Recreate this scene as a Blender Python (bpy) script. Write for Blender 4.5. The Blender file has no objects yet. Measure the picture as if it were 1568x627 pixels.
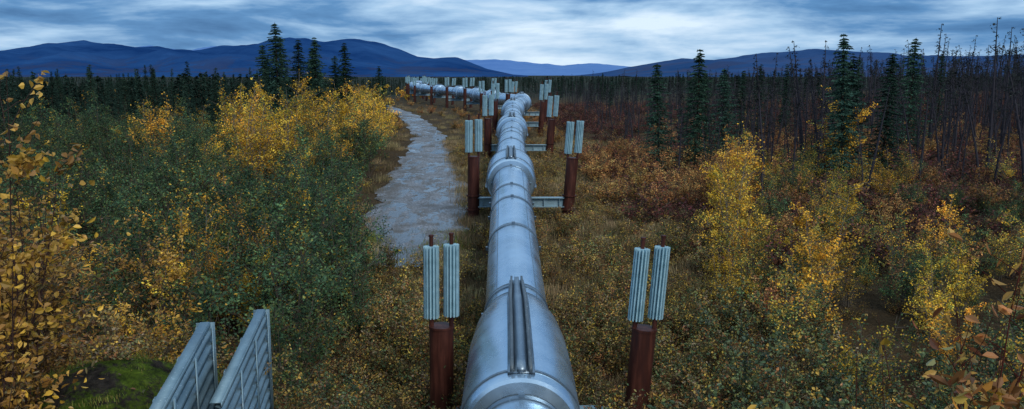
import bpy, math, numpy as np
from mathutils import Vector, noise as mnoise
R = np.random.default_rng(7)
scene = bpy.context.scene
scene.view_settings.view_transform = 'Standard'
scene.view_settings.look = 'None'
scene.view_settings.exposure = 0
CZ = 7.6

# ------------------------------------------------------------ terrain function
def sm(a, b, x):
    t = np.clip((np.asarray(x, float) - a) / (b - a), 0, 1)
    return t * t * (3 - 2 * t)
def H(x, y):
    x = np.asarray(x, float); y = np.asarray(y, float)
    z = CZ - np.interp(y, [12, 17, 24, 36, 56, 75, 110, 200, 500, 3000], [7.6, 7.5, 7.0, 6.25, 5.65, 5.35, 5.25, 5.9, 10.5, 13])
    z = z + 5.6 * (1 - sm(1, 11, y))
    z = z + 3.4 * np.exp(-((x + 5.7) ** 2 + (y - 12) ** 2) / 8.5)
    z = z + 2.0 * sm(25, 95, x) * sm(45, 90, y) * (1 - sm(400, 900, y))
    z = z - 1.3 * sm(-25, -90, x) * sm(45, 90, y)
    near = 1 - sm(200, 500, y)
    z = z + near * (0.10 * np.sin(x * .9 + 1) * np.sin(y * .7) + .07 * np.sin(x * 2.1 + y * 1.3) + .05 * np.sin(x * 4.3 - y * 2.1) * np.sin(y * 3.7)) * sm(2.5, 6, np.abs(x))
    return z

# ------------------------------------------------------------ mesh builder
class MB:
    def __init__(s):
        s.v = []; s.l = []; s.n = []; s.m = []; s.c = []; s.k = 0
    def sep(s, V, k, mat, col):
        V = np.asarray(V, float).reshape(-1, 3); N = len(V) // k
        s.v.append(V); s.l.append(np.arange(N * k) + s.k); s.n.append(np.full(N, k)); s.m.append(np.full(N, mat))
        s.c.append(np.repeat(np.asarray(col, float).reshape(-1, 3) * np.ones((N, 1)), k, axis=0)); s.k += N * k
    def mesh(s, V, F, mat, col=(1, 1, 1)):
        V = np.asarray(V, float)
        s.v.append(V)
        for f in F:
            s.l.append(np.asarray(f) + s.k); s.n.append([len(f)]); s.m.append([mat])
        s.c.append(np.tile(col, (len(V), 1))); s.k += len(V)
    def tube(s, P, Rd, sides=4, mat=0, col=(1, 1, 1), cap=True, phase=0.):
        P = np.asarray(P, float); n = len(P)
        T = np.gradient(P, axis=0); T /= np.linalg.norm(T, axis=1)[:, None] + 1e-9
        up = np.array([0, 0, 1.]) if abs(T[0][2]) < .9 else np.array([1., 0, 0])
        A = np.cross(T, up); A /= np.linalg.norm(A, axis=1)[:, None] + 1e-9
        B = np.cross(A, T)
        an = np.arange(sides) / sides * 2 * math.pi + phase
        ring = np.cos(an)[None, :, None] * A[:, None] + np.sin(an)[None, :, None] * B[:, None]
        Rd = np.broadcast_to(np.asarray(Rd, float), (n,))
        V = (P[:, None] + ring * Rd[:, None, None]).reshape(-1, 3)
        i = np.arange(n - 1)[:, None] * sides; j = np.arange(sides)[None]; j2 = (j + 1) % sides
        F = np.stack([i + j, i + j2, i + sides + j2, i + sides + j], -1).reshape(-1)
        s.v.append(V); s.l.append(F + s.k); s.n.append(np.full((n - 1) * sides, 4)); s.m.append(np.full((n - 1) * sides, mat))
        if cap:
            for q in (np.arange(sides)[::-1], np.arange(sides) + (n - 1) * sides):
                s.l.append(q + s.k); s.n.append([sides]); s.m.append([mat])
        s.c.append(np.tile(col, (len(V), 1))); s.k += len(V)
    def box(s, c, d, mat=0, col=(1, 1, 1), rot=None):
        c = np.asarray(c, float); d = np.asarray(d, float) / 2
        V = np.array([[x, y, z] for x in (-1, 1) for y in (-1, 1) for z in (-1, 1)]) * d
        if rot is not None: V = V @ np.asarray(rot).T
        s.mesh(V + c, [(0, 1, 3, 2), (4, 6, 7, 5), (0, 4, 5, 1), (2, 3, 7, 6), (0, 2, 6, 4), (1, 5, 7, 3)], mat, col)
    def build(s, name, mats, smooth=False):
        v = np.concatenate(s.v); l = np.concatenate(s.l).astype(np.int32); n = np.concatenate(s.n).astype(np.int32)
        m = bpy.data.meshes.new(name)
        m.vertices.add(len(v)); m.vertices.foreach_set('co', v.astype(np.float32).ravel())
        m.loops.add(len(l)); m.loops.foreach_set('vertex_index', l)
        m.polygons.add(len(n)); m.polygons.foreach_set('loop_start', np.concatenate([[0], np.cumsum(n)[:-1]]).astype(np.int32))
        for a in mats: m.materials.append(a)
        m.polygons.foreach_set('material_index', np.concatenate(s.m).astype(np.int32))
        m.update(calc_edges=True)
        ca = m.color_attributes.new('Col', 'FLOAT_COLOR', 'POINT')
        c = np.concatenate(s.c); ca.data.foreach_set('color', np.concatenate([c, np.ones((len(c), 1))], 1).astype(np.float32).ravel())
        if smooth:
            m.polygons.foreach_set('use_smooth', np.ones(len(n), bool))
            if smooth == 'angle': m.set_sharp_from_angle(angle=math.radians(22))
        m.validate()
        return m
def obj(name, mesh, parent=None, loc=(0, 0, 0), rz=0, sc=1, link=True):
    o = bpy.data.objects.new(name, mesh)
    o.location = loc; o.rotation_euler = (0, 0, rz); o.scale = (sc, sc, sc) if np.isscalar(sc) else sc
    if parent: o.parent = parent
    if link: scene.collection.objects.link(o)
    return o

# ------------------------------------------------------------ materials
def newmat(name):
    m = bpy.data.materials.new(name); m.use_nodes = True
    nt = m.node_tree; b = nt.nodes['Principled BSDF']
    return m, nt, b
def nd(nt, t, **kw):
    n = nt.nodes.new(t)
    for k, v in kw.items(): setattr(n, k, v)
    return n
def mth(nt, op, a, b=None, c=None):
    n = nt.nodes.new('ShaderNodeMath'); n.operation = op
    for i, v in enumerate((a, b, c)):
        if v is None: continue
        if isinstance(v, (int, float)): n.inputs[i].default_value = v
        else: nt.links.new(v, n.inputs[i])
    return n.outputs[0]
def ramp(nt, fac, stops):
    r = nt.nodes.new('ShaderNodeValToRGB'); e = r.color_ramp.elements
    while len(e) < len(stops): e.new(.5)
    for q, (p, c) in zip(e, stops): q.position = p; q.color = (*c, 1)
    nt.links.new(fac, r.inputs[0]); return r.outputs[0]
def nz(nt, scale, detail=5, rough=.55, vec=None, dist=0):
    n = nt.nodes.new('ShaderNodeTexNoise'); n.inputs['Scale'].default_value = scale; n.inputs['Detail'].default_value = detail
    n.inputs['Roughness'].default_value = rough; n.inputs['Distortion'].default_value = dist
    if vec is not None: nt.links.new(vec, n.inputs['Vector'])
    return n.outputs['Fac']
def mixc(nt, f, a, b, mode='MIX'):
    n = nt.nodes.new('ShaderNodeMix'); n.data_type = 'RGBA'; n.blend_type = mode
    for i, v in ((0, f), (6, a), (7, b)):
        if isinstance(v, (int, float)): n.inputs[i].default_value = v
        elif isinstance(v, tuple): n.inputs[i].default_value = (*v, 1)
        else: nt.links.new(v, n.inputs[i])
    return n.outputs[2]
def bump(nt, b, h, s, d=.02):
    n = nt.nodes.new('ShaderNodeBump'); n.inputs['Strength'].default_value = s; n.inputs['Distance'].default_value = d
    nt.links.new(h, n.inputs['Height']); nt.links.new(n.outputs[0], b.inputs['Normal'])
def pos(nt): return nt.nodes.new('ShaderNodeNewGeometry').outputs['Position']

# leaves: cheap diffuse + translucent
leafM, nt, b = newmat('leaf')
at = nd(nt, 'ShaderNodeAttribute', attribute_name='Col'); oi = nd(nt, 'ShaderNodeObjectInfo')
f = mth(nt, 'MULTIPLY_ADD', oi.outputs['Random'], .85, .56)
hs = nd(nt, 'ShaderNodeHueSaturation'); nt.links.new(at.outputs['Color'], hs.inputs['Color']); nt.links.new(f, hs.inputs['Value'])
nt.links.new(mth(nt, 'MULTIPLY_ADD', mth(nt, 'FRACT', mth(nt, 'MULTIPLY', oi.outputs['Random'], 17.3)), .03, .484), hs.inputs['Hue'])
df = nd(nt, 'ShaderNodeBsdfDiffuse'); nt.links.new(hs.outputs[0], df.inputs[0])
tr = nd(nt, 'ShaderNodeBsdfTranslucent'); nt.links.new(hs.outputs[0], tr.inputs[0])
mx = nd(nt, 'ShaderNodeMixShader'); mx.inputs[0].default_value = .25
nt.links.new(df.outputs[0], mx.inputs[1]); nt.links.new(tr.outputs[0], mx.inputs[2])
nt.links.new(mx.outputs[0], nt.nodes['Material Output'].inputs[0]); nt.nodes.remove(b)
# near glossy leaves
leafN, nt, b = newmat('glossy_leaf')
at = nd(nt, 'ShaderNodeAttribute', attribute_name='Col')
nt.links.new(at.outputs['Color'], b.inputs['Base Color']); b.inputs['Roughness'].default_value = .42; b.inputs['Specular IOR Level'].default_value = .4
tr = nd(nt, 'ShaderNodeBsdfTranslucent'); nt.links.new(at.outputs['Color'], tr.inputs[0])
mx = nd(nt, 'ShaderNodeMixShader'); mx.inputs[0].default_value = .3
nt.links.new(b.outputs[0], mx.inputs[1]); nt.links.new(tr.outputs[0], mx.inputs[2]); nt.links.new(mx.outputs[0], nt.nodes['Material Output'].inputs[0])
# bark
barkM, nt, b = newmat('bark')
at = nd(nt, 'ShaderNodeAttribute', attribute_name='Col')
df = nd(nt, 'ShaderNodeBsdfDiffuse'); nt.links.new(at.outputs['Color'], df.inputs[0]); nt.links.new(df.outputs[0], nt.nodes['Material Output'].inputs[0]); nt.nodes.remove(b)
# galvanised jacket
def metal(name, c1, c2, rough, metallic=.85, sc=1.5, spec=.5):
    m, nt, b = newmat(name)
    tc = nd(nt, 'ShaderNodeTexCoord').outputs['Object']
    n1 = nz(nt, sc, 6, .6, tc); n2 = nz(nt, sc * 14, 3, .6, tc); n3 = nz(nt, sc * .35, 4, .5, tc)
    col = ramp(nt, n1, [(.3, c1), (.7, c2)])
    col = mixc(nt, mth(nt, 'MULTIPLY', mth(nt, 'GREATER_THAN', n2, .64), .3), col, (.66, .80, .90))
    col = mixc(nt, mth(nt, 'MULTIPLY', ramp(nt, n3, [(.5, (0, 0, 0)), (.6, (1, 1, 1))]), .2), col, (.17, .22, .26))
    nt.links.new(col, b.inputs['Base Color']); b.inputs['Metallic'].default_value = metallic
    nt.links.new(mth(nt, 'MULTIPLY_ADD', n1, .35, rough - .17), b.inputs['Roughness'])
    bump(nt, b, n1, .2, .02)
    return m
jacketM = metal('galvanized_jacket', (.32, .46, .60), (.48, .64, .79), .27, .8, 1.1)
bandM = metal('band_steel', (.15, .20, .25), (.26, .33, .39), .38)
darkM = metal('dark_steel', (.05, .065, .08), (.11, .14, .16), .5, .4)
beamM = metal('galvanized_beam', (.20, .31, .36), (.32, .45, .51), .5, .4)
barM = metal('barrier_steel', (.14, .22, .26), (.24, .35, .40), .45, .5)
finM, nt, b = newmat('radiator_aluminium')
tc = nd(nt, 'ShaderNodeTexCoord').outputs['Object']
nt.links.new(ramp(nt, nz(nt, 5, 5, .6, tc), [(.3, (.22, .38, .44)), (.7, (.38, .58, .65))]), b.inputs['Base Color'])
b.inputs['Metallic'].default_value = 0; b.inputs['Roughness'].default_value = .5; b.inputs['Specular IOR Level'].default_value = .35
rustM, nt, b = newmat('weathering_steel')
tc = nd(nt, 'ShaderNodeTexCoord').outputs['Object']
mp = nd(nt, 'ShaderNodeMapping'); mp.inputs['Scale'].default_value = (6, 6, .8); nt.links.new(tc, mp.inputs[0])
n1 = nz(nt, 1.3, 6, .65, mp.outputs[0])
nt.links.new(ramp(nt, n1, [(.25, (.018, .006, .006)), (.5, (.050, .014, .009)), (.75, (.12, .038, .024))]), b.inputs['Base Color'])
b.inputs['Roughness'].default_value = .55; b.inputs['Specular IOR Level'].default_value = .25; bump(nt, b, n1, .25)
# ground
groundM, nt, b = newmat('tundra_soil')
p = pos(nt); sx = nd(nt, 'ShaderNodeSeparateXYZ'); nt.links.new(p, sx.inputs[0])
n1 = nz(nt, .35, 8, .65, p); n2 = nz(nt, 6, 6, .7, p); n3 = nz(nt, .02, 6, .6, p)
c = ramp(nt, n1, [(.3, (.028, .022, .014)), (.48, (.070, .046, .024)), (.6, (.10, .06, .028)), (.75, (.05, .048, .022))])
c = mixc(nt, .55, c, ramp(nt, n2, [(.3, (.018, .014, .01)), (.55, (.085, .06, .032)), (.75, (.21, .155, .09))]))
fr = ramp(nt, n3, [(.35, (.010, .017, .011)), (.55, (.020, .025, .014)), (.7, (.06, .032, .015))])
mr = nd(nt, 'ShaderNodeMapRange'); nt.links.new(sx.outputs[1], mr.inputs[0]); mr.inputs[1].default_value = 120; mr.inputs[2].default_value = 330
c = mixc(nt, mr.outputs[0], c, fr)
dx = mth(nt, 'ADD', sx.outputs[0], 5.2); dy = mth(nt, 'SUBTRACT', sx.outputs[1], 12.)
dd = mth(nt, 'ADD', mth(nt, 'MULTIPLY', dx, dx), mth(nt, 'MULTIPLY', dy, dy))
mo = mth(nt, 'MULTIPLY', mth(nt, 'LESS_THAN', mth(nt, 'ADD', dd, mth(nt, 'MULTIPLY', n1, 20.)), 22.), ramp(nt, nz(nt, 1.7, 9, .75, p), [(.43, (0, 0, 0)), (.50, (1, 1, 1))]))
c = mixc(nt, mo, mixc(nt, mth(nt, 'LESS_THAN', dd, 14.), c, ramp(nt, n2, [(.35, (.015, .013, .012)), (.7, (.07, .06, .05))])), ramp(nt, n2, [(.35, (.03, .05, .008)), (.6, (.10, .155, .015)), (.75, (.18, .25, .03))]))
nt.links.new(c, b.inputs['Base Color']); b.inputs['Roughness'].default_value = .95; b.inputs['Specular IOR Level'].default_value = .1; bump(nt, b, n2, 1., .25)
# gravel road
roadM, nt, b = newmat('damp_gravel')
p = pos(nt)
n1 = nz(nt, .7, 8, .7, p); n2 = nz(nt, 12, 6, .85, p)
mp = nd(nt, 'ShaderNodeMapping'); mp.inputs['Scale'].default_value = (1., .45, 1); nt.links.new(p, mp.inputs[0])
n3 = nz(nt, 1.1, 9, .75, mp.outputs[0])
c = ramp(nt, n2, [(.38, (.05, .056, .066)), (.5, (.155, .17, .195)), (.62, (.42, .46, .52))])
c = mixc(nt, ramp(nt, n1, [(.42, (0, 0, 0)), (.60, (.85, .85, .85))]), c, (.085, .078, .068))
wet = ramp(nt, n3, [(.51, (0, 0, 0)), (.55, (1, 1, 1))])
c = mixc(nt, mth(nt, 'MULTIPLY', wet, .8), c, (.06, .065, .072))
nt.links.new(c, b.inputs['Base Color'])
nt.links.new(mth(nt, 'MULTIPLY_ADD', wet, -.70, .85), b.inputs['Roughness'])
bp = nd(nt, 'ShaderNodeBump'); bp.inputs['Distance'].default_value = .05
nt.links.new(n2, bp.inputs['Height']); nt.links.new(mth(nt, 'MULTIPLY_ADD', wet, -.72, .8), bp.inputs['Strength']); nt.links.new(bp.outputs[0], b.inputs['Normal'])
def mtnmat(name, c1, c2, c3):  # rock with aerial haze painted into its base colours as blue
    m, nt, b = newmat(name); p = pos(nt)
    n1 = nz(nt, .0012, 9, .7, p); sx = nd(nt, 'ShaderNodeSeparateXYZ'); nt.links.new(p, sx.inputs[0])
    c = ramp(nt, n1, [(.35, c1), (.65, c2)])
    mr = nd(nt, 'ShaderNodeMapRange'); nt.links.new(sx.outputs[2], mr.inputs[0])
    mr.inputs[1].default_value = 190; mr.inputs[2].default_value = 40
    c = mixc(nt, mth(nt, 'MULTIPLY', mr.outputs[0], mth(nt, 'MULTIPLY', mth(nt, 'GREATER_THAN', nz(nt, .002, 7, .7, p), .52), .5)), c, c3)
    nt.links.new(c, b.inputs['Base Color']); b.inputs['Roughness'].default_value = 1; b.inputs['Specular IOR Level'].default_value = 0
    return m

# ------------------------------------------------------------ ground sheet
def axis(segs):
    out = []
    for a, b_, n in segs: out += list(np.linspace(a, b_, n, endpoint=False))
    return np.array(out + [segs[-1][1]])
ax = axis([(-30000, -3000, 12), (-3000, -300, 20), (-300, -60, 30), (-60, -16, 36), (-16, 16, 120), (16, 60, 36), (60, 300, 30), (300, 3000, 20), (3000, 30000, 12)])
ay = axis([(-200, -10, 8), (-10, 60, 220), (60, 200, 90), (200, 600, 40), (600, 3000, 20), (3000, 40000, 14)])
X, Y = np.meshgrid(ax, ay); Z = H(X, Y)
mb = MB(); V = np.stack([X, Y, Z], -1).reshape(-1, 3); nx = len(ax); ny = len(ay)
I = (np.arange(ny - 1)[:, None] * nx + np.arange(nx - 1)[None]).ravel()
mb.v.append(V); mb.l.append(np.stack([I, I + 1, I + nx + 1, I + nx], -1).ravel()); mb.n.append(np.full(len(I), 4)); mb.m.append(np.zeros(len(I))); mb.c.append(np.ones((len(V), 3))); mb.k = len(V)
obj('ground', mb.build('ground', [groundM], True))

# ------------------------------------------------------------ gravel road
RY = np.array([29, 33, 37, 43, 52, 61, 73, 90, 111, 132, 160, 200, 260.])
RX = np.array([-3.7, -4.0, -4.2, -4.4, -5.3, -6.05, -7.0, -9.8, -13.5, -18.3, -25, -35, -52.])
RW = np.array([2.4, 3.9, 4.5, 4.7, 4.0, 3.3, 2.8, 2.7, 2.6, 2.4, 2.4, 2.4, 2.4])
ry = np.linspace(29, 260, 330); rx = np.interp(ry, RY, RX); rw = np.interp(ry, RY, RW)
k = np.ones(13) / 13; rx = np.convolve(np.pad(rx, 6, mode='edge'), k, 'valid')
mb = MB(); V = []; ns = 9
for i in range(len(ry)):
    wl = rw[i] / 2 * (1 + .12 * math.sin(ry[i] * .9) + .08 * math.sin(ry[i] * 2.3)); wr = rw[i] / 2 * (1 + .12 * math.sin(ry[i] * 1.1 + 2) + .06 * math.sin(ry[i] * 3.1))
    for j in range(ns):
        t = j / (ns - 1) * 2 - 1; x = rx[i] + (wl if t < 0 else wr) * t
        V.append([x, ry[i], float(H(x, ry[i])) + .06 * (1 - t ** 8) + .014])
F = [(i * ns + j, i * ns + j + 1, (i + 1) * ns + j + 1, (i + 1) * ns + j) for i in range(len(ry) - 1) for j in range(ns - 1)]
mb.mesh(V, F, 0); obj('gravel_road', mb.build('gravel_road', [roadM], True))
def road_d(x, y):
    return np.where((y > 28) & (y < 260), np.abs(x - np.interp(y, RY, RX)) - np.interp(y, RY, RW) / 2, 99)

# ------------------------------------------------------------ mountains
def mountain(name, U, Vp, D, depth, mat, seed, amp=.35):
    xs = (np.array(U) - 784) / 1300 * D; hs = (115 - np.array(Vp)) / 1300 * D
    gx = np.linspace(xs[0], xs[-1], 320); nt_ = 34; V = []
    for t in np.linspace(0, 1.5, nt_):
        for x in gx:
            c = np.interp(x, xs, hs); y = D - depth * (1 - t)
            n = mnoise.ridged_multi_fractal(Vector((x / 1100 + y / 3000, y / 2200 + seed, seed)), 1.0, 2.1, 5, 1.0, 2.0) - .9
            n2 = mnoise.fractal(Vector((x / 260, seed * 2, 1)), 1.0, 2.0, 4)
            if t <= 1: pz = (t ** 1.25); z = c * (pz + amp * n * math.sin(t * math.pi) * .5) + c * .06 * n2 * t
            else: z = c * (1 - (t - 1) * 1.2) + c * .06 * n2
            V.append([x, y, CZ + z - 25 * (1 - min(t * 4, 1))])
    w = len(gx); F = [(i * w + j, i * w + j + 1, (i + 1) * w + j + 1, (i + 1) * w + j) for i in range(nt_ - 1) for j in range(w - 1)]
    mb = MB(); mb.mesh(V, F, 0); obj(name, mb.build(name, [mat], True))
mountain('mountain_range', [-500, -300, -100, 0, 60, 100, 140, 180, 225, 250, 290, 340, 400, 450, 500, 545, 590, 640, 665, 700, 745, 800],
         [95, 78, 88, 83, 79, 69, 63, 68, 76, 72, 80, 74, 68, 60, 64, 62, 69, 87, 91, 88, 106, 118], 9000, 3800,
         mtnmat('haze_tinted_rock', (.007, .034, .12), (.022, .074, .20), (.04, .045, .08)), 3.1, .55)
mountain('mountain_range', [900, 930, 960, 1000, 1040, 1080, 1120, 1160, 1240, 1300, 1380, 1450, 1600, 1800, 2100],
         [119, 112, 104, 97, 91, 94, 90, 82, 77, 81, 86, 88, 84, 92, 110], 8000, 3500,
         mtnmat('haze_tinted_rock_right', (.016, .052, .14), (.04, .086, .20), (.055, .055, .09)), 8.7, .55)
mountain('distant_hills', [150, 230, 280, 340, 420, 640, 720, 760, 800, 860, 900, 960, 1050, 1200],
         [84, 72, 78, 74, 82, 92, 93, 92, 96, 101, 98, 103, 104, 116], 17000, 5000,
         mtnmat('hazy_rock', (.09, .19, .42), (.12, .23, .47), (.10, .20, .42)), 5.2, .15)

# ------------------------------------------------------------ pipeline
ctrl = np.array([(.15, -3, 1.9), (.15, 5, 1.9), (.15, 12, 1.92), (.12, 17, 2.05), (.02, 26, 2.75), (-.05, 36, 3.42), (-.03, 46, 3.78), (0, 56, 4.05), (.05, 66, 4.32), (.1, 75, 4.5), (.7, 86, 4.62),
                 (1.05, 92, 4.65), (.2, 98, 4.66), (-2.6, 109, 4.7), (-6, 130, 4.72), (-11, 150, 4.75), (-17.5, 172, 4.8), (-23.5, 205, 4.8), (-28, 245, 4.8), (-32, 300, 4.5), (-35, 380, 3)])
def catmull(C, n=12):
    out = []
    P = np.vstack([2 * C[0] - C[1], C, 2 * C[-1] - C[-2]])
    for i in range(1, len(P) - 2):
        for t in np.arange(n) / n:
            p0, p1, p2, p3 = P[i - 1:i + 3]
            out.append(.5 * (2 * p1 + (p2 - p0) * t + (2 * p0 - 5 * p1 + 4 * p2 - p3) * t * t + (3 * p1 - p0 - 3 * p2 + p3) * t ** 3))
    out.append(C[-1]); return np.array(out)
path = catmull(ctrl)
S = np.concatenate([[0], np.cumsum(np.linalg.norm(np.diff(path, axis=0), axis=1))])
def at_s(s): return np.array([np.interp(s, S, path[:, i]) for i in range(3)])
def s_of_y(y): return np.interp(y, path[:, 1], S)
def frame(s):
    p = at_s(s); t = at_s(s + .5) - at_s(s - .5); t /= np.linalg.norm(t)
    a = np.cross(t, [0, 0, 1]); a /= np.linalg.norm(a); u = np.cross(a, t); return p, t, a, u
pr = .72
line = obj('oil_pipeline', None)
mb = MB(); mb.tube(path, pr, 48, 0)
obj('pipe', mb.build('pipe', [jacketM], True), line)
def ring(mb, s, r, w, mat=0, sides=48):
    ss = [s - w / 2, s - w / 2, s + w / 2, s + w / 2]; P = np.array([at_s(q) for q in ss]); P[0] = at_s(s - w / 2 - .003); P[3] = at_s(s + w / 2 + .003)
    mb.tube(P, [pr - .01, r, r, pr - .01], sides, mat, cap=False)
bent_s = [s_of_y(y) for y in (17, 36, 56, 75)]
while bent_s[-1] < S[-1] - 40: bent_s.append(bent_s[-1] + 17)
bands = MB(); shoes = MB(); ridges = MB()
prof0 = [(-4.3, .735), (-4.25, .90), (-4.2, .95), (-4.1, .985), (-3.9, 1.0), (-2.0, 1.01), (-.6, .985), (.45, .90), (.95, .80), (1.0, .735)]
prof1 = [(-2.2, .735), (-2.17, .90), (-2.1, .96), (-1.7, 1.0), (.7, 1.0), (1.75, .82), (1.8, .735)]
for bi, s0 in enumerate(bent_s):
    prof = prof0 if bi == 0 else prof1
    e0, e1 = prof[0][0], prof[-1][0]
    for off in (e0 - .16, e1 + .16, e1 + .75, 7.2, 10.9, 13.0):
        if bi > 8 and off not in (7.2, 13.0): continue
        ring(bands, s0 + off, pr + .028, .13)
        ring(bands, s0 + off + .16, pr + .012, .06, 1)
        p, t, a, u = frame(s0 + off)
        if bi < 4:
            bands.box(p + u * (pr + .05) + a * .0, [.10, .09, .06], 0, rot=np.stack([a, t, u], 1))
            for sg in (-1, 1): bands.box(p + a * sg * (pr + .05), [.06, .09, .10], 0, rot=np.stack([a, t, u], 1))
    P = [at_s(s0 + o) for o, r in prof]
    shoes.tube(P, [r for _, r in prof], 48 if bi < 5 else 20, 0, cap=False)
    for o in ([-3.95] if bi == 0 else [-1.75, .65]):
        r = np.interp(o, [q[0] for q in prof], [q[1] for q in prof])
        P = [at_s(s0 + o + q) for q in (-.045, -.04, .04, .045)]
        shoes.tube(P, [r - .02, r + .018, r + .016, r - .02], 48 if bi < 5 else 20, 1, cap=False)
    for sg in (-1, 1):
        n = 10; Vv = []; Lf0, Lf1 = e0 + .3, e1 - .5
        for i in range(n + 1):
            o = Lf0 + (Lf1 - Lf0) * i / n; pp, tt, aa, uu = frame(s0 + o); rr = np.interp(o, [q[0] for q in prof], [q[1] for q in prof])
            an = math.radians(14); e = aa * sg * math.cos(an) - uu * math.sin(an); w_ = aa * sg * math.sin(an) + uu * math.cos(an)
            for (q, z) in ((-.02, -.02), (.07, -.02), (.07, .02), (-.02, .02)): Vv.append(pp + e * (rr + q) + w_ * z)
        shoes.mesh(Vv, [(i * 4 + j, i * 4 + (j + 1) % 4, i * 4 + 4 + (j + 1) % 4, i * 4 + 4 + j) for i in range(n) for j in range(4)] + [(3, 2, 1, 0), (n * 4, n * 4 + 1, n * 4 + 2, n * 4 + 3)], 1)
    L0, L1 = ((-4.1, 1.9) if bi == 0 else (-2.0, 2.0))
    n = 16
    for (dxr, w, hh, mt) in ((0, .44, .03, 0), (-.15, .06, .13, 1), (.15, .06, .13, 1), (0, .14, .11, 0)):
        Vv = []
        for i in range(n + 1):
            o = L0 + (L1 - L0) * i / n
            pp, tt, aa, uu = frame(s0 + o)
            rr = max(np.interp(o, [q[0] for q in prof], [q[1] for q in prof]), .74)
            if bi == 0 and o > .6: rr = max(rr, .87 - (o - .6) * .075)
            tap = 1 - .25 * max(0, o / L1)
            base = pp + aa * dxr * tap + uu * (rr - .03)
            for (q, z) in ((-w / 2 * tap, 0), (-w / 2 * tap, hh + .03), (w / 2 * tap, hh + .03), (w / 2 * tap, 0)):
                Vv.append(base + aa * q + uu * z)
        Ff = [(i * 4 + j, i * 4 + (j + 1) % 4, i * 4 + 4 + (j + 1) % 4, i * 4 + 4 + j) for i in range(n) for j in range(4)] + [(3, 2, 1, 0), (n * 4, n * 4 + 1, n * 4 + 2, n * 4 + 3)]
        ridges.mesh(Vv, Ff, mt)
obj('clamp_bands', bands.build('clamp_bands', [bandM, darkM], 'angle'), line)
obj('shoe_housings', shoes.build('shoe_housings', [jacketM, bandM], 'angle'), line)
obj('shoe_ridges', ridges.build('shoe_ridges', [bandM, darkM]), line)
sb = MB()
for an in (math.radians(-38), math.radians(38)):
    P = []
    for q in np.arange(4, 120, 1.0):
        p, t, a, u = frame(q); P.append(p + (a * math.sin(an) + u * math.cos(an)) * (pr + .002))
    sb.tube(P, .011, 4, 0)
obj('jacket_seams', sb.build('jacket_seams', [bandM]), line)

# support bents
def radiator(mb, base, top, r=.16, n=14):
    base = np.array(base); top = np.array(top); d = (top - base) / np.linalg.norm(top - base)
    mb.tube([base - d * .25, base + d * .02], .05, 10, 1)
    mb.tube([top - d * .02, top + d * .2], .042, 10, 1)
    mb.tube([top + d * .2, top + d * .24], .055, 10, 1)
    A = np.cross(d, [0, 1, 0]); A /= np.linalg.norm(A); B = np.cross(d, A)
    mb.tube([base, top], r * .45, 12, 2)
    h = .007
    for i in range(n):
        a = (i + .35) / n * 2 * math.pi; e = A * math.cos(a) + B * math.sin(a); s_ = -A * math.sin(a) + B * math.cos(a)
        V = []
        for q in (base, top):
            for (rr, w) in ((r * .42, -h), (r, -h), (r * 1.0, h), (r * .42, h)): V.append(q + e * rr + s_ * w)
        mb.mesh(V, [(0, 1, 5, 4), (1, 2, 6, 5), (2, 3, 7, 6), (0, 3, 2, 1), (4, 5, 6, 7)], 2)
        V = []
        for q in (base, top):
            for (rr, w) in ((r, -h), (r * .985, .022), (r * .96, .022), (r * .97, -h)): V.append(q + e * (rr + .002) + s_ * w)
        mb.mesh(V, [(0, 1, 5, 4), (1, 2, 6, 5), (2, 3, 7, 6), (0, 3, 2, 1), (4, 5, 6, 7)], 2)
for bi, s0 in enumerate(bent_s):
    p, t, a, u = frame(s0); t2 = np.array([t[0], t[1], 0]); t2 /= np.linalg.norm(t2); a = np.array([t2[1], -t2[0], 0])
    mb = MB(); pz = p[2]
    beamz = pz - (1.22 if bi else 1.6); shift = 0 if bi < 4 else R.uniform(-.4, .4)
    ptop = [2.42, pz + .70, pz + .65, pz + .75][bi] if bi < 4 else pz + R.uniform(.4, .9)
    finL = 1.5 if bi == 0 else 1.35
    for side, off, lean in ((0, -1.6, .01), (1, 2.48, .075)):
        c = p + a * (off + shift); c[2] = 0
        gz = float(H(c[0], c[1])) - .5
        zt = ptop - (.06 if side else 0)
        def at(z): 
            q = c + a * lean * (z - beamz); q[2] = z; return q
        sides = 24 if bi < 5 else 10
        mb.tube([at(gz), at(zt)], .25, sides, 0)
        mb.tube([at(zt), at(zt + .05)], .265, sides, 0)
        mb.tube([at(beamz - .35), at(beamz - .28)], .30, sides, 0)
        mb.tube([at(beamz + .25), at(beamz + .31)], .30, sides, 0)
        for k_, so in enumerate((-.205, .205)):
            dz = (0.04 if k_ else 0)
            radiator(mb, at(zt + .22 + dz) + a * so, at(zt + .22 + finL + dz) + a * so)
    l, r_ = p + a * (-1.6 + shift), p + a * (2.48 + shift); mid = (l + r_) / 2; Ln = 4.08 - .4
    Rm = np.stack([a, t2, [0, 0, 1]], 1)
    for dz, w, hh in ((.19, .34, .03), (-.19, .34, .03), (0, .03, .35)):
        mb.box([mid[0], mid[1], beamz + dz], [Ln, w, hh], 3, rot=Rm)
    for e in np.linspace(-Ln / 2 + .2, Ln / 2 - .2, 6):
        mb.box(np.array([mid[0], mid[1], beamz]) + a * e, [.02, .26, .35], 3, rot=Rm)
    mb.box([p[0], p[1], beamz + .26], [1.2, 1.3, .09], 3, rot=Rm)
    for e in (-.4, .4):
        mb.box(np.array([p[0], p[1], beamz + .42]) + a * e, [.06, 1.1, .3], 3, rot=Rm)
    obj('pipeline_support', mb.build('pipeline_support', [rustM, rustM, finM, beamM], 'angle'))

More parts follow.
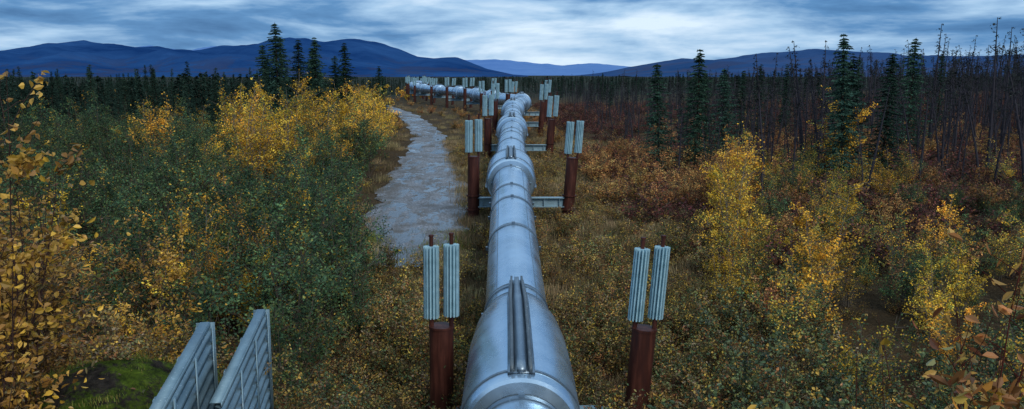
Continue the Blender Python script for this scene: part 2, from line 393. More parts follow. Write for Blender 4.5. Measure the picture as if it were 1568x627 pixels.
# ------------------------------------------------------------ steel guard barrier on the mound
def barrier(name, A, B, ztop, hgt):
    A = np.array(A, float); B = np.array(B, float); L = np.linalg.norm(B - A); d = np.append((B - A) / L, 0); nrm = np.array([-d[1], d[0], 0])
    mb = MB()
    prof = [(-.0, -.17), (.09, -.13), (.09, -.06), (0, -.02), (0, .02), (.09, .06), (.09, .13), (0, .17)]
    for k_ in range(4):
        zc = ztop - .18 - k_ * .40; V = []
        for e in (0, L):
            for (q, z) in prof: V.append(np.append(A, 0) + d * e + nrm * (q + .05) + [0, 0, zc + z])
            for (q, z) in prof: V.append(np.append(A, 0) + d * e + nrm * (q + .042) + [0, 0, zc + z])
        n = len(prof)
        F = [(i, i + 1, 2 * n + i + 1, 2 * n + i) for i in range(n - 1)] + [(n + i, 3 * n + i, 3 * n + i + 1, n + i + 1) for i in range(n - 1)]
        mb.mesh(V, F, 0)
    Rm = np.stack([d, nrm, [0, 0, 1]], 1)
    for e in np.arange(.07, L, 1.3):
        c = np.append(A, 0) + d * e - nrm * .05
        mb.box([c[0], c[1], ztop - hgt / 2 - .25], [.12, .012, hgt + .5], 0, rot=Rm)
        for q in (-.06, .06): mb.box(np.array([c[0], c[1], ztop - hgt / 2 - .25]) + d * q + nrm * .05, [.012, .088, hgt + .5], 0, rot=Rm)
        c2 = np.append(A, 0) + d * (e + .02); mb.box([c2[0] + nrm[0] * .155, c2[1] + nrm[1] * .155, ztop - hgt / 2], [.09, .014, hgt], 0, rot=Rm)
    c = np.append(A, 0) - d * .012; mb.box([c[0] + nrm[0] * .05, c[1] + nrm[1] * .05, ztop - hgt / 2], [.012, .24, hgt + .06], 0, rot=Rm)
    c = np.append((A + B) / 2, ztop + .035); mb.box(c + nrm * .045, [L, .12, .015], 0, rot=Rm); mb.box(c + nrm * .111 - [0, 0, .03], [L, .012, .06], 0, rot=Rm)
    obj(name, mb.build(name, [barM]))
barrier('steel_guard_barrier', (-4.2, 11.1), (-3.6, 8.0), 4.25, 1.6)
barrier('steel_guard_barrier', (-3.95, 12.8), (-3.35, 9.0), 3.95, 1.6)

# ------------------------------------------------------------ vegetation generators
def unit(v): return v / (np.linalg.norm(v, axis=-1, keepdims=True) + 1e-9)
def leaves(mb, C, L, W, col, rg, droop=.2, hexl=False, axis_=None):
    N = len(C); a = rg.normal(size=(N, 3)); a[:, 2] = a[:, 2] * .6 - droop
    if axis_ is not None: a = a * .45 + axis_
    a = unit(a); r = rg.normal(size=(N, 3)) * .8
    b = unit(np.cross(a, r)); nrm = np.cross(a, b)
    l = (L * rg.uniform(.65, 1.25, N))[:, None]; w = (W * rg.uniform(.7, 1.2, N))[:, None]
    if not hexl:
        V = np.stack([C - a * l / 2, C + b * w / 2, C + a * l / 2, C - b * w / 2], 1); mb.sep(V, 4, 0, col)
    else:
        f = nrm * w * .25
        for sgn in (1, -1):
            V = np.stack([C - a * l / 2, C - a * l * .18 + sgn * b * w / 2 + f, C + a * l * .15 + sgn * b * w * .46 + f, C + a * l / 2], 1)
            mb.sep(V, 4, 0, col)
def pick(pal, wts, n, rg):
    pal = np.array(pal); w = np.array(wts, float); w /= w.sum(); return pal[rg.choice(len(pal), n, p=w)]
def shrub(name, seed, h, r, nst, ntw, nleaf, L, W, pal, wts, bark=(.09, .075, .06), t0=.2, hexl=False, jit=.07, stemr=.02, droop=.2, shape=.35, tw=(.12, .28)):
    rg = np.random.default_rng(seed); mb = MB()
    ang = rg.uniform(0, 2 * math.pi, nst); rad = r * np.sqrt(rg.uniform(.02, 1, nst)); hh = h * rg.uniform(.5, 1.0, nst) * (1 - shape * (rad / r) ** 2)
    hh[0] = h; tips = np.stack([np.cos(ang) * rad, np.sin(ang) * rad, hh], 1)
    bases = tips * [.12, .12, 0] + np.append(rg.normal(size=(nst, 2)) * .05, np.zeros((nst, 1)), 1)
    def pt(i, t):
        p = bases[i] + (tips[i] - bases[i]) * np.array([t ** 1.6, t ** 1.6, t]); return p
    for i in range(nst):
        P = [pt(i, t) + (rg.normal(size=3) * .02 * h * (t > 0) * .5) for t in (0, .3, .6, .85, 1)]
        P[0][2] -= .25
        mb.tube(P, np.array([1, .8, .55, .35, .15]) * stemr, 4, 1, bark, cap=False)
    TA = []; TB = []
    for k_ in range(ntw):
        i = rg.integers(nst); t = t0 + (1 - t0) * rg.uniform() ** .8
        A = pt(i, t); d = rg.normal(size=3); d[:2] += A[:2] / (r + .01) * .8; d[2] = abs(d[2]) * .8 + .35; d /= np.linalg.norm(d)
        B = A + d * h * rg.uniform(*tw) * (1.25 - .6 * t); TA.append(A); TB.append(B)
        mb.tube([A, (A + B) / 2 + rg.normal(size=3) * .02, B], np.array([.35, .25, .1]) * stemr, 3, 1, bark, cap=False)
    TA = np.array(TA); TB = np.array(TB); wt = rg.gamma(.9, 1, ntw) + .08; wt /= wt.sum()
    ti = rg.choice(ntw, nleaf, p=wt); tt = rg.uniform(.1, 1.08, nleaf)[:, None]
    C = TA[ti] * (1 - tt) + TB[ti] * tt + rg.normal(size=(nleaf, 3)) * jit
    C[:, 2] = np.maximum(C[:, 2], .02)
    twc = pick(pal, wts, ntw, rg); tb = rg.uniform(.55, 1.3, ntw)
    lc = pick(pal, wts, nleaf, rg); m = (rg.uniform(size=nleaf) < .6)[:, None]
    col = np.where(m, twc[ti], lc) * (tb[ti] * rg.uniform(.65, 1.35, nleaf))[:, None]
    leaves(mb, C, L, W, col, rg, droop, hexl)
    return mb.build(name, [leafN if hexl else leafM, barkM])
GREEN = [(.06, .12, .06), (.10, .16, .065), (.05, .09, .055), (.18, .20, .06), (.50, .32, .05)]; GW = [5, 4, 4, 1.7, .6]
YEL = [(.85, .50, .06), (.78, .51, .08), (.80, .39, .04), (.36, .35, .08), (.48, .30, .07)]; YW = [6, 4.5, 2.5, 1.5, 1.2]
ORG = [(.50, .25, .085), (.42, .18, .07), (.50, .34, .12), (.24, .10, .05), (.17, .14, .07)]; OW = [4, 3, 3, 2, 1.6]
BRU = [(.44, .29, .09), (.25, .20, .08), (.13, .14, .065), (.30, .14, .06), (.25, .19, .12), (.64, .42, .08)]; BW = [3.2, 3.2, 3.2, 2.3, 3.2, 1.3]
RED = [(.16, .055, .05), (.11, .06, .05), (.24, .12, .06), (.07, .065, .045), (.10, .045, .045)]; RW_ = [3, 3, 1.6, 3, 3]
OCH = [(.50, .26, .05), (.38, .19, .045), (.62, .36, .06), (.17, .13, .05), (.20, .10, .04)]; OCW = [4, 4, 2.2, 3, 2.8]
DKG = [(.085, .135, .065), (.13, .175, .07), (.25, .25, .07), (.06, .09, .055), (.52, .33, .07), (.40, .17, .06)]; DW = [4.5, 4.5, 2.5, 3, 1.6, 1.1]
green = [shrub('willow', 10 + i, 3.1, 1.35, 16, 150, 3000, .08, .045, GREEN, GW) for i in range(4)]
yellow = [shrub('birch', 30 + i, 4.4, 1.15, 9, 170, 2900, .09, .064, YEL, YW, (.16, .14, .12), .2, jit=.07, stemr=.028, shape=.5) for i in range(4)]
ygreen = [shrub('birch_g', 40 + i, 3.4, 1.1, 10, 150, 2000, .08, .052, YEL + GREEN[:2], [2.2, 2.2, 1, 3, 2, 3.2, 3], (.14, .12, .1), .2) for i in range(3)]
orange = [shrub('dwarf_birch', 50 + i, 1.7, 1.15, 20, 130, 2000, .07, .052, ORG, OW, shape=.5) for i in range(3)]
brush = [shrub('brush', 60 + i, .75, .8, 16, 70, 750, .052, .035, BRU, BW, stemr=.008, t0=.05, jit=.06) for i in range(5)]
tall = [shrub('tallbrush', 65 + i, 1.45, .75, 14, 90, 850, .064, .040, BRU + DKG[:2], BW + [3, 3], (.08, .04, .03), stemr=.009, t0=.12, jit=.05, tw=(.1, .22)) for i in range(4)]
red = [shrub('undergrowth', 70 + i, 1.0, 1.7, 18, 80, 700, .12, .08, RED, RW_, stemr=.012, t0=.05, jit=.12) for i in range(3)]
ochre = [shrub('willow_ochre', 80 + i, 3.6, 1.1, 11, 150, 1700, .11, .034, OCH, OCW, (.07, .04, .03), .12, hexl=True, jit=.06, stemr=.016, droop=.35) for i in range(3)]
ochre2 = [shrub('alder_ochre', 85 + i, 4.2, .9, 7, 90, 750, .10, .06, OCH[:3] + YEL[:1], [3, 2, 3, 2], (.06, .035, .03), .2, hexl=True, jit=.05, stemr=.016, droop=.4) for i in range(2)]
leafy = [shrub('leafy', 90 + i, 2.4, 1.0, 12, 110, 800, .088, .058, DKG, DW, (.07, .045, .035), .15, hexl=True, jit=.05, stemr=.010) for i in range(4)]

def spruce(name, seed, h, r, col, lv=60, nb=7, nq=11, q=.2, sparse=.0):
    rg = np.random.default_rng(seed); mb = MB()
    mb.tube([[0, 0, -.4], [0, 0, h * .5], [0.03, 0, h]], [.011 * h, .007 * h, .01], 6, 1, (.05, .038, .03), cap=False)
    C = []; A = []; K = []
    for i in range(lv):
        t = (i + rg.uniform(-.4, .4)) / lv; t = min(max(t, .0), .995); z = h * (.06 + .94 * t)
        env = r * (1 - t) ** .8 * (1 + .22 * math.sin(i * 1.9 + seed) + rg.uniform(-.15, .15)) + .05 * h * .25
        for b_ in range(nb):
            if rg.uniform() < sparse: continue
            an = rg.uniform(0, 2 * math.pi); ln = env * rg.uniform(.45, 1.25)
            d = np.array([math.cos(an), math.sin(an), 0])
            s = rg.uniform(.1, 1, nq); 
            P = d[None] * (s * ln)[:, None] + np.stack([np.zeros(nq), np.zeros(nq), z - .38 * ln * s + .16 * ln * s ** 3], 1)
            side = np.array([-d[1], d[0], 0]); sp = rg.normal(size=nq) * .16 * ln * (1 - .5 * s) + rg.normal(size=nq) * .02
            P = P + side * sp[:, None]
            C.append(P); A.append(np.tile(d + [0, 0, -.35], (nq, 1)) + side * (np.sign(sp) * .6)[:, None])
            K.append(np.tile(np.array(col) * rg.uniform(.55, 1.5), (nq, 1)))
    C = np.concatenate(C); A = unit(np.concatenate(A)); K = np.concatenate(K) * rg.uniform(.7, 1.3, (len(C), 1))
    leaves(mb, C, q, q * .36, K, rg, .3, False, A * 1.2)
    return mb.build(name, [leafM, barkM])
spr = [spruce('spruce', 100 + i, 9, 1.55 + .15 * i, (.032, .066, .046), 62, 8, 12, .23, .1) for i in range(3)]
sprN = [spruce('spruce_n', 110 + i, 8, 1.05, (.030, .056, .040), 60, 7, 8, .19, .1) for i in range(3)]
sprF = [spruce('spruce_f', 120 + i, 7, .8, (.022, .042, .032), 20, 4, 4, .6, .1) for i in range(4)]
sprO = [shrub('larch', 127 + i, 5, .9, 6, 20, 180, .45, .28, YEL[:3] + ORG[:2], [2, 2, 2, 2, 2], jit=.2) for i in range(2)]
def dead(name, seed, h, top=.25, ntw=60):
    rg = np.random.default_rng(seed); mb = MB(); c = (.045, .042, .05)
    lean = rg.normal(size=2) * .06 * h
    def pt(t): return np.array([lean[0] * t ** 1.5, lean[1] * t ** 1.5, h * t])
    mb.tube([pt(0) - [0, 0, .4], pt(.3), pt(.65), pt(1)], [.012 * h, .010 * h, .006 * h, .015], 4, 1, c, cap=False)
    C = []
    for i in range(ntw):
        t = rg.uniform(.1, 1); a = rg.uniform(0, 6.283); ln = (.10 + .5 * (1 - t)) * rg.uniform(.3, 1.2) + .12
        A = pt(t); d = np.array([math.cos(a), math.sin(a), -rg.uniform(0, .7)])
        mb.tube([A, A + d * ln], [.017, .006], 3, 1, c, cap=False)
        if t > 1 - top or rg.uniform() < .12:
            for _ in range(4): C.append(A + d * ln * rg.uniform(.2, 1) + rg.normal(size=3) * .05)
    C = np.array(C); leaves(mb, C, .2, .07, np.array([.03, .036, .032]) * rg.uniform(.6, 1.4, (len(C), 1)), rg)
    return mb.build(name, [leafM, barkM])
deadm = [dead('dead', 140 + i, R.uniform(6, 9), [.05, .15, .35, .1, .3, .0, .2][i]) for i in range(7)]
def grass(name, seed, n, h, r, pal):
    rg = np.random.default_rng(seed); mb = MB()
    p = rg.normal(size=(n, 2)) * r * .5; a = rg.uniform(0, 6.283, n); hh = h * rg.uniform(.4, 1.1, n); le = rg.uniform(.05, .5, n) * hh
    b0 = np.stack([p[:, 0], p[:, 1], np.zeros(n) - .03], 1); d = np.stack([np.cos(a), np.sin(a), np.zeros(n)], 1); s = np.stack([-d[:, 1], d[:, 0], np.zeros(n)], 1) * .008
    m_ = b0 + d * (le * .35)[:, None] + np.stack([0 * hh, 0 * hh, hh * .6], 1); t = b0 + d * le[:, None] + np.stack([0 * hh, 0 * hh, hh], 1)
    col = pick(pal, [1] * len(pal), n, rg) * rg.uniform(.7, 1.3, (n, 1))
    mb.sep(np.stack([b0 - s, b0 + s, m_ + s, m_ - s], 1), 4, 0, col); mb.sep(np.stack([m_ - s, m_ + s, t], 1), 3, 0, col)
    return mb.build(name, [leafM])
grs = [grass('grass', 160 + i, 220, .5, .7, [(.34, .26, .14), (.26, .19, .11), (.15, .14, .07), (.40, .29, .14)]) for i in range(3)]
grn = [grass('grass_g', 170 + i, 300, .14, .7, [(.12, .18, .04), (.17, .21, .05), (.2, .18, .05)]) for i in range(2)]
def litter(name, seed, n, r):
    rg = np.random.default_rng(seed); mb = MB(); p = rg.normal(size=(n, 2)) * r * .5
    C = np.stack([p[:, 0], p[:, 1], rg.uniform(.03, .12, n)], 1); col = pick(OCH + BRU[2:], [1] * 9, n, rg) * rg.uniform(.4, 1.1, (n, 1))
    leaves(mb, C, .08, .045, col, rg, 0., True); return mb.build(name, [leafN])
lit = [litter('litter', 180 + i, 50, 1.) for i in range(2)]

# ------------------------------------------------------------ scattering
def scatter(name, meshes, pts, smin=.7, smax=1.25, zoff=-.05, tilt=.06, sfun=None):
    pts = np.asarray(pts, float); n = len(pts)
    if n == 0: return
    coll = bpy.data.collections.new(name + '_source')
    for i, m in enumerate(meshes):
        coll.objects.link(obj('%s_kind_%02d' % (name, i), m, link=False))
    me = bpy.data.meshes.new(name); z = H(pts[:, 0], pts[:, 1]) + zoff
    me.vertices.add(n); me.vertices.foreach_set('co', np.stack([pts[:, 0], pts[:, 1], z], 1).astype(np.float32).ravel())
    a = me.attributes.new('rot', 'FLOAT_VECTOR', 'POINT'); a.data.foreach_set('vector', np.stack([R.normal(size=n) * tilt, R.normal(size=n) * tilt, R.uniform(0, 6.283, n)], 1).astype(np.float32).ravel())
    sc = R.uniform(smin, smax, n)
    if sfun is not None: sc = sc * sfun(pts[:, 0], pts[:, 1])
    a = me.attributes.new('scl', 'FLOAT', 'POINT'); a.data.foreach_set('value', sc.astype(np.float32))
    a = me.attributes.new('pidx', 'INT', 'POINT'); a.data.foreach_set('value', R.integers(0, len(meshes), n).astype(np.int32))
    o = obj(name, me)
    g = bpy.data.node_groups.new(name, 'GeometryNodeTree')
    g.interface.new_socket('Geometry', in_out='INPUT', socket_type='NodeSocketGeometry'); g.interface.new_socket('Geometry', in_out='OUTPUT', socket_type='NodeSocketGeometry')
    gi = g.nodes.new('NodeGroupInput'); go = g.nodes.new('NodeGroupOutput'); ip = g.nodes.new('GeometryNodeInstanceOnPoints')
    ci = g.nodes.new('GeometryNodeCollectionInfo'); ci.inputs['Collection'].default_value = coll; ci.inputs['Separate Children'].default_value = True; ci.inputs['Reset Children'].default_value = True
    def na(nm, ty):
        q = g.nodes.new('GeometryNodeInputNamedAttribute'); q.data_type = ty; q.inputs['Name'].default_value = nm
        return [s for s in q.outputs if s.enabled][0]
    e = g.nodes.new('FunctionNodeEulerToRotation'); g.links.new(na('rot', 'FLOAT_VECTOR'), e.inputs[0])
    g.links.new(gi.outputs[0], ip.inputs['Points']); g.links.new(ci.outputs[0], ip.inputs['Instance']); ip.inputs['Pick Instance'].default_value = True
    g.links.new(na('pidx', 'INT'), ip.inputs['Instance Index']); g.links.new(e.outputs[0], ip.inputs['Rotation']); g.links.new(na('scl', 'FLOAT'), ip.inputs['Scale'])
    g.links.new(ip.outputs[0], go.inputs[0])
    md = o.modifiers.new('scatter', 'NODES'); md.node_group = g
def cn(x, y, s=2.2, o=0.):
    return np.array([mnoise.fractal(Vector((a / s, b_ / s, o)), 1.0, 2.0, 3) for a, b_ in zip(x, y)])
def area(n, x0, x1, y0, y1, cond=None, cl=None):
    x = R.uniform(x0, x1, n); y = R.uniform(y0, y1, n)
    k_ = np.ones(n, bool) if cond is None else cond(x, y)
    if cl is not None: k_ &= cn(x, y, cl[1], cl[2] if len(cl) > 2 else 0.) > cl[0]
    return np.stack([x[k_], y[k_]], 1)
def pl(name, m, lst, wide=1.):
    for (x, y, s) in lst:
        q = obj(name, m[R.integers(len(m))], None, (x, y, float(H(x, y)) - .05), R.uniform(0, 6.28), (s * wide, s * wide, s))
        q.rotation_euler[0] = R.normal() * .03; q.rotation_euler[1] = R.normal() * .03
LE = lambda y: np.interp(y, [14, 24, 30, 36, 45, 60, 75, 90, 110, 140, 260], [-4.2, -4.5, -5.7, -7.0, -7.4, -8.4, -9.1, -12.1, -16.3, -22, -56])
RE = lambda y: np.interp(y, [12, 17, 25, 34, 36, 60], [3.6, 4.4, 6.0, 7.6, 4.9, 5.2])
mound = lambda x, y: (((x + 5.0) / 1.7) ** 2 + ((y - 11.6) / 2.2) ** 2)
nearpipe = lambda x, y: np.abs(x - np.interp(y, path[:, 1], path[:, 0]) - .4)
# left thickets
scatter('willow_thicket', green, area(310, -32, -4, 17, 62, lambda x, y: (x < LE(y) - .6) & (x > -.72 * y - 3)), .7, 1.35)
pl('willow_shrub', green, [(-4.9, 23.5, 1.25), (-5.6, 20.5, 1.25), (-6.6, 24, 1.4), (-5.2, 27, 1.15), (-7.3, 30, 1.35), (-8.2, 27, 1.35), (-6.6, 18.5, 1.15), (-8.5, 21, 1.35), (-10.5, 24, 1.3), (-5.0, 18, 1.0), (-7.9, 34, 1.15), (-8.9, 38, 1.1), (-4.6, 15.8, .85), (-10, 18, 1.15), (-12, 20, 1.2), (-8.2, 40, .9), (-4.4, 21.5, .95), (-6.2, 22, 1.2), (-9.4, 31, 1.3)])
pl('birch_tree', yellow, [(-13.5, 42, 1.2), (-12.2, 40, 1.1), (-14.3, 45, 1.25), (-11.2, 43, 1.15), (-10.3, 47, 1.05), (-12.5, 50, 1.25), (-9.8, 50, 1.0), (-10.6, 54, 1.1), (-9.9, 58, 1.1), (-11.5, 60, 1.2), (-10.8, 64, 1.05), (-12.6, 66, 1.15), (-15.5, 48, 1.1), (-19.5, 46, 1.15),
   (-21.5, 49, 1.0), (-14.5, 62, 1.1), (-11.8, 72, 1.0), (-13.5, 78, 1.0), (-9.8, 44, .8), (-9.3, 52, .75), (-10.2, 68, .9), (-15.6, 92, .9), (-18, 100, .9), (-21.5, 120, .9), (-24.5, 130, 1), (-7.0, 21.8, .62), (-8.3, 18.6, .7), (-6.5, 31.5, .5),
   (-16.2, 50, 1.3), (-13.8, 55, 1.35), (-17.5, 56, 1.2), (-12.4, 45, 1.25), (-10.8, 50, 1.2), (-9.6, 56, 1.1), (-9.8, 61, 1.15), (-12.9, 47, 1.3)])
scatter('birch_thicket', yellow + ygreen, np.vstack([area(50, -40, -8, 36, 80, lambda x, y: (x < LE(y) - 1.5) & (x > -.42 * y)), area(24, -16, -5, 20, 40, lambda x, y: (x < LE(y) - .8)), area(70, -50, -12, 80, 220, lambda x, y: (x < LE(y) - 1) & (x > LE(y) - 9))]), .5, .85)
pl('spruce_tree', spr, [(-21.8, 80, 1.12), (-23.8, 82, .92), (-20.0, 80, .97), (-18.2, 80, .98), (-22.9, 86, 1.0), (-15.4, 80, .92), (-16.5, 84, .7), (-25.2, 88, .8), (-20.8, 90, .9), (-13.2, 88, .6), (-14.3, 92, .68), (-19.2, 84, .88), (-17.0, 82, .8)], 1.25)
# left foreground
scatter('ochre_willow_thicket', ochre, np.vstack([area(26, -10.5, -5.6, 9.5, 17, lambda x, y: (mound(x, y) > 1) & (x < -.58 * y - .2)), area(26, -15, -6.8, 15, 22, lambda x, y: x < -.46 * y)]), .75, 1.1)
pl('ochre_willow_shrub', ochre, [(-6.5, 10.2, .95), (-7.6, 12.3, 1.0), (-8.4, 14, 1.1), (-6.1, 9, .8), (-6.6, 16.5, .6)])
pl('alder_shrub', ochre2, [(-6.2, 9.6, 1.05), (-7.2, 11.2, 1.15), (-8.2, 13, 1.2), (-9.8, 17, 1.15), (-6.9, 16.8, .85), (-7.4, 18, .95), (-6.5, 10.8, 1.15)])
# right side
scatter('dwarf_birch_thicket', orange, np.vstack([area(75, 4.2, 13, 37, 56, lambda x, y: x > RE(y) - .6), area(85, 7, 40, 22, 60, lambda x, y: x > RE(y) + 1.2), area(50, 12, 40, 50, 80)]), .55, 1.2)
scatter('mixed_birch_thicket', ygreen + green[:2], area(210, 5, 36, 14, 48, lambda x, y: (x > RE(y) + .8) & (x < .75 * y + 3) & ((y < 34) | (x > 12))), .4, .85)
pl('birch_tree', yellow, [(9.4, 35.5, 1.0), (8.6, 33.5, .8), (9.9, 38, .9), (7.6, 29, .85), (8.2, 31, .75), (9.2, 24.5, .85), (8.2, 22.5, .75), (18, 46, 1.2), (13.6, 34, .6), (17, 38, .7), (6.0, 23.8, .6), (14.5, 28, .65), (11.3, 22, .6), (7.2, 26.5, .6), (10.4, 19.5, .55), (13, 24, .55)])
scatter('leafy_shrub_thicket', leafy, np.vstack([area(180, 2.6, 17, 8.0, 22, lambda x, y: (x > RE(y) - 1.0) & (x < .72 * y + 1)), area(40, 2.2, 5, 8.5, 13.5)]), .55, 1.05)
pl('leafy_shrub', leafy, [(-3.3, 13.4, .6), (-3.0, 15.6, .65), (-2.7, 13.9, .5), (-3.6, 14.5, .7), (-2.6, 10.6, .65), (-2.9, 12, .55), (3.7, 13, .8), (4.4, 14, .9)])
pl('spruce_tree', spr, [(17.6, 45, .90), (10.4, 48, .82), (18.9, 48, .78), (12.5, 50, .70), (8.4, 48, .74), (20.1, 46, .78), (27, 58, .9)], 1.15)
pl('spruce_tree', sprN, [(12.8, 56, .74), (21.5, 56, .85), (12.6, 62, .66), (25, 62, .85), (31, 70, .9), (16, 60, .76), (19, 66, .8), (36, 72, .9), (23, 72, .8)], 1.2)
# brush
scatter('tall_brush', tall, np.vstack([area(460, -4.6, 5.2, 12.5, 24, lambda x, y: (nearpipe(x, y) > .8) | (y > 15), (-.08, 1.6, 3.)), area(220, 2, 9, 14, 34, lambda x, y: x > .5, (-.05, 2., 5.)), area(110, -6.5, -2.2, 17, 29, None, (-.1, 1.6, 2.))]), .5, 1.15)
scatter('brush_groundcover', brush, np.vstack([area(1700, -4.6, 7, 12, 62, lambda x, y: (road_d(x, y) > .2) & (x > LE(y) - 1.5) & ~((x > 3.2) & (x < 6.5) & (y > 28) & (y < 36) & (np.sin(x * 3) * np.sin(y * 2) > -.1)), (.02, 1.8)),
    area(950, -36, 40, 14, 60, lambda x, y: (road_d(x, y) > .5) & (np.abs(x) < .75 * y) & (mound(x, y) > 1.2)), area(160, -6.5, 9, 4, 12, lambda x, y: (mound(x, y) > .9) & (nearpipe(x, y) > 1.2)), area(12, -7.5, -3.8, 9.5, 14.5)]), .35, 1.2)
scatter('dry_grass', grs, np.vstack([area(1500, -6, 8, 14, 70, lambda x, y: road_d(x, y) > -.3), area(900, -30, 30, 20, 150, lambda x, y: (road_d(x, y) > -.3) & (road_d(x, y) < 4))]), .4, 1.1)
scatter('grass_patch', grn, area(340, -6.2, -2, 29.5, 34.5, lambda x, y: (road_d(x, y) > -1.2)), .7, 1.3)
scatter('moss_cushions', grn, area(240, -7.4, -3.2, 9, 14.5, None, (-.05, 1.0, 7.)), .25, .6)
scatter('leaf_litter', lit, area(50, -7.6, -3, 8.8, 14.5), .6, 1.1, zoff=-.02)
scatter('yellow_roadside_brush', orange + brush + grs, np.vstack([area(500, -30, 3, 60, 190, lambda x, y: (road_d(x, y) > .5) & (road_d(x, y) < 7)), area(200, -3.5, 6, 60, 120, lambda x, y: road_d(x, y) > .6)]), .45, .9)
scatter('red_undergrowth', red, np.vstack([area(1600, 4, 90, 48, 150, lambda x, y: (x < .8 * y) & (x > 4)), area(700, 5, 45, 28, 60, lambda x, y: (x > RE(y)) & (x < .8 * y))]), .6, 1.25)
rs = lambda x, y: .64 + .36 * sm(.12, .5, x / y)
scatter('burned_forest', deadm, np.vstack([area(1100, 5, 110, 58, 170, lambda x, y: (x < .8 * y) & (x > 6 + .02 * y)), area(450, 8, 85, 54, 105, lambda x, y: (x < .8 * y)), area(1200, -20, 250, 150, 400, lambda x, y: (x < .8 * y) & (x > LE(y) + 30)), area(230, 9, 48, 38, 60, lambda x, y: (x < .8 * y) & (x > 9), (-.1, 6))]), .5, 1.1, sfun=rs, tilt=.08)
scatter('spruce_forest', sprF + sprN[:1], np.vstack([area(220, 10, 160, 80, 300, lambda x, y: x < .8 * y),
    area(1500, -130, -14, 62, 180, lambda x, y: (x > -.8 * y) & (x < LE(y) - 8)), area(2400, -400, -30, 180, 500, lambda x, y: (x > -.8 * y) & (x < LE(y) - 6))]), .45, .85)
yy = 400 + 2600 * R.uniform(size=5000) ** 1.4; scatter('distant_spruce_forest', sprF, np.stack([yy * R.uniform(-.8, .8, 5000), yy], 1), .8, 1.35)
scatter('distant_larch_stand', sprO, np.vstack([area(160, -150, -20, 130, 400, lambda x, y: x < LE(y) - 3), area(60, -60, 10, 150, 300, lambda x, y: (x < LE(y) + 30) & (x > LE(y) + 2))]), .5, .85)
# nearest saplings on the slope below the camera
sapY = [shrub('sapling_y', 200 + i, 2.5, .55, 5, 26, 95, .115, .062, [(.75, .43, .05), (.62, .28, .05), (.55, .37, .07), (.14, .17, .06)], [4, 2, 2, 1.5], (.08, .03, .02), .35, hexl=True, jit=.04, stemr=.011, droop=.5) for i in range(2)]
sapR = [shrub('sapling_r', 210 + i, 3.4, .6, 6, 40, 210, .12, .045, [(.48, .20, .06), (.20, .19, .07), (.56, .32, .08), (.30, .10, .04)], [3, 2.5, 2.4, 1], (.09, .025, .018), .3, hexl=True, jit=.04, stemr=.012, droop=.6) for i in range(2)]
pl('alder_sapling', sapY, [(2.35, 5.3, 1.05), (2.75, 5.2, .98), (2.05, 5.6, .95), (-2.3, 8.6, .85), (3.3, 7.5, 1.0), (2.6, 4.8, .95)])
pl('red_willow_sapling', sapR, [(3.25, 5.4, 1.02), (3.6, 5.9, 1.05), (4.4, 7.2, 1.1), (3.1, 5.0, .92)])

# ------------------------------------------------------------ sky, sun
w = bpy.data.worlds.new('World'); scene.world = w; w.use_nodes = True; nt = w.node_tree
for n in list(nt.nodes): nt.nodes.remove(n)
out = nt.nodes.new('ShaderNodeOutputWorld')
sky = nd(nt, 'ShaderNodeTexSky', sky_type='NISHITA'); sky.sun_disc = False
SE, SA = math.radians(38), math.radians(150)
sky.sun_elevation = SE; sky.sun_rotation = SA
bg1 = nt.nodes.new('ShaderNodeBackground'); nt.links.new(sky.outputs[0], bg1.inputs[0]); bg1.inputs[1].default_value = .08
tc = nd(nt, 'ShaderNodeTexCoord'); sp = nd(nt, 'ShaderNodeSeparateXYZ'); nt.links.new(tc.outputs['Generated'], sp.inputs[0])
x, y, z = sp.outputs
zz = mth(nt, 'ADD', mth(nt, 'MAXIMUM', z, 0.), .12)
cb = nd(nt, 'ShaderNodeCombineXYZ'); nt.links.new(mth(nt, 'DIVIDE', x, zz), cb.inputs[0]); nt.links.new(mth(nt, 'DIVIDE', y, zz), cb.inputs[1])
n1 = nz(nt, .5, 7, .55, cb.outputs[0], .5)
cb2 = nd(nt, 'ShaderNodeCombineXYZ'); nt.links.new(mth(nt, 'MULTIPLY', x, 2.8), cb2.inputs[0]); nt.links.new(mth(nt, 'MULTIPLY', z, 13.), cb2.inputs[1]); cb2.inputs[2].default_value = 3.7
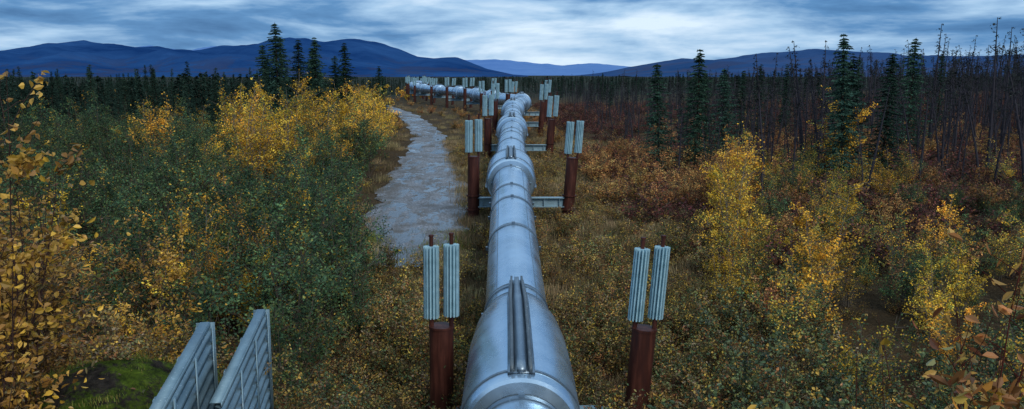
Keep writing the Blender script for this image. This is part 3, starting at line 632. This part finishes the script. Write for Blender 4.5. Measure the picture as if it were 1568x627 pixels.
n2 = nz(nt, 2.0, 8, .56, cb2.outputs[0], .25)
val = mth(nt, 'ADD', mth(nt, 'MULTIPLY', mth(nt, 'SUBTRACT', n1, .5), 1.0), mth(nt, 'MULTIPLY', mth(nt, 'SUBTRACT', n2, .5), 1.9))
x1 = mth(nt, 'SUBTRACT', x, .03)
gx = mth(nt, 'EXPONENT', mth(nt, 'MULTIPLY', mth(nt, 'MULTIPLY', x1, x1), -8.))
gz = mth(nt, 'EXPONENT', mth(nt, 'MULTIPLY', mth(nt, 'MAXIMUM', z, 0.), -9.))
val = mth(nt, 'ADD', mth(nt, 'MULTIPLY', val, .72), mth(nt, 'MULTIPLY', mth(nt, 'MULTIPLY', gx, gz), .44))
val = mth(nt, 'ADD', val, mth(nt, 'MULTIPLY', z, .46))
val = mth(nt, 'ADD', val, .39)
col = ramp(nt, val, [(.20, (.022, .11, .29)), (.42, (.09, .25, .51)), (.62, (.35, .55, .79)), (.85, (.70, .85, 1.0))])
bg2 = nt.nodes.new('ShaderNodeBackground'); nt.links.new(col, bg2.inputs[0]); bg2.inputs[1].default_value = 1.1
mx = nt.nodes.new('ShaderNodeMixShader'); mx.inputs[0].default_value = .92
nt.links.new(bg1.outputs[0], mx.inputs[1]); nt.links.new(bg2.outputs[0], mx.inputs[2]); nt.links.new(mx.outputs[0], out.inputs[0])
sd = bpy.data.lights.new('sun', 'SUN'); sd.energy = 1.75; sd.angle = math.radians(20); sd.color = (1, .95, .87)
so = obj('sun', sd)
dv = Vector((math.sin(SA) * math.cos(SE), math.cos(SA) * math.cos(SE), math.sin(SE)))
so.rotation_euler = dv.to_track_quat('Z', 'Y').to_euler(); so.location = (0, 0, 60)

# ------------------------------------------------------------ camera
cd = bpy.data.cameras.new('camera'); cd.sensor_width = 36; cd.lens = 36 * 1300 / 1568; cd.clip_end = 80000; cd.clip_start = .1
co = obj('camera', cd); co.location = (0, 0, CZ); co.rotation_euler = (math.radians(90 - 8.7), 0, 0)
scene.camera = co
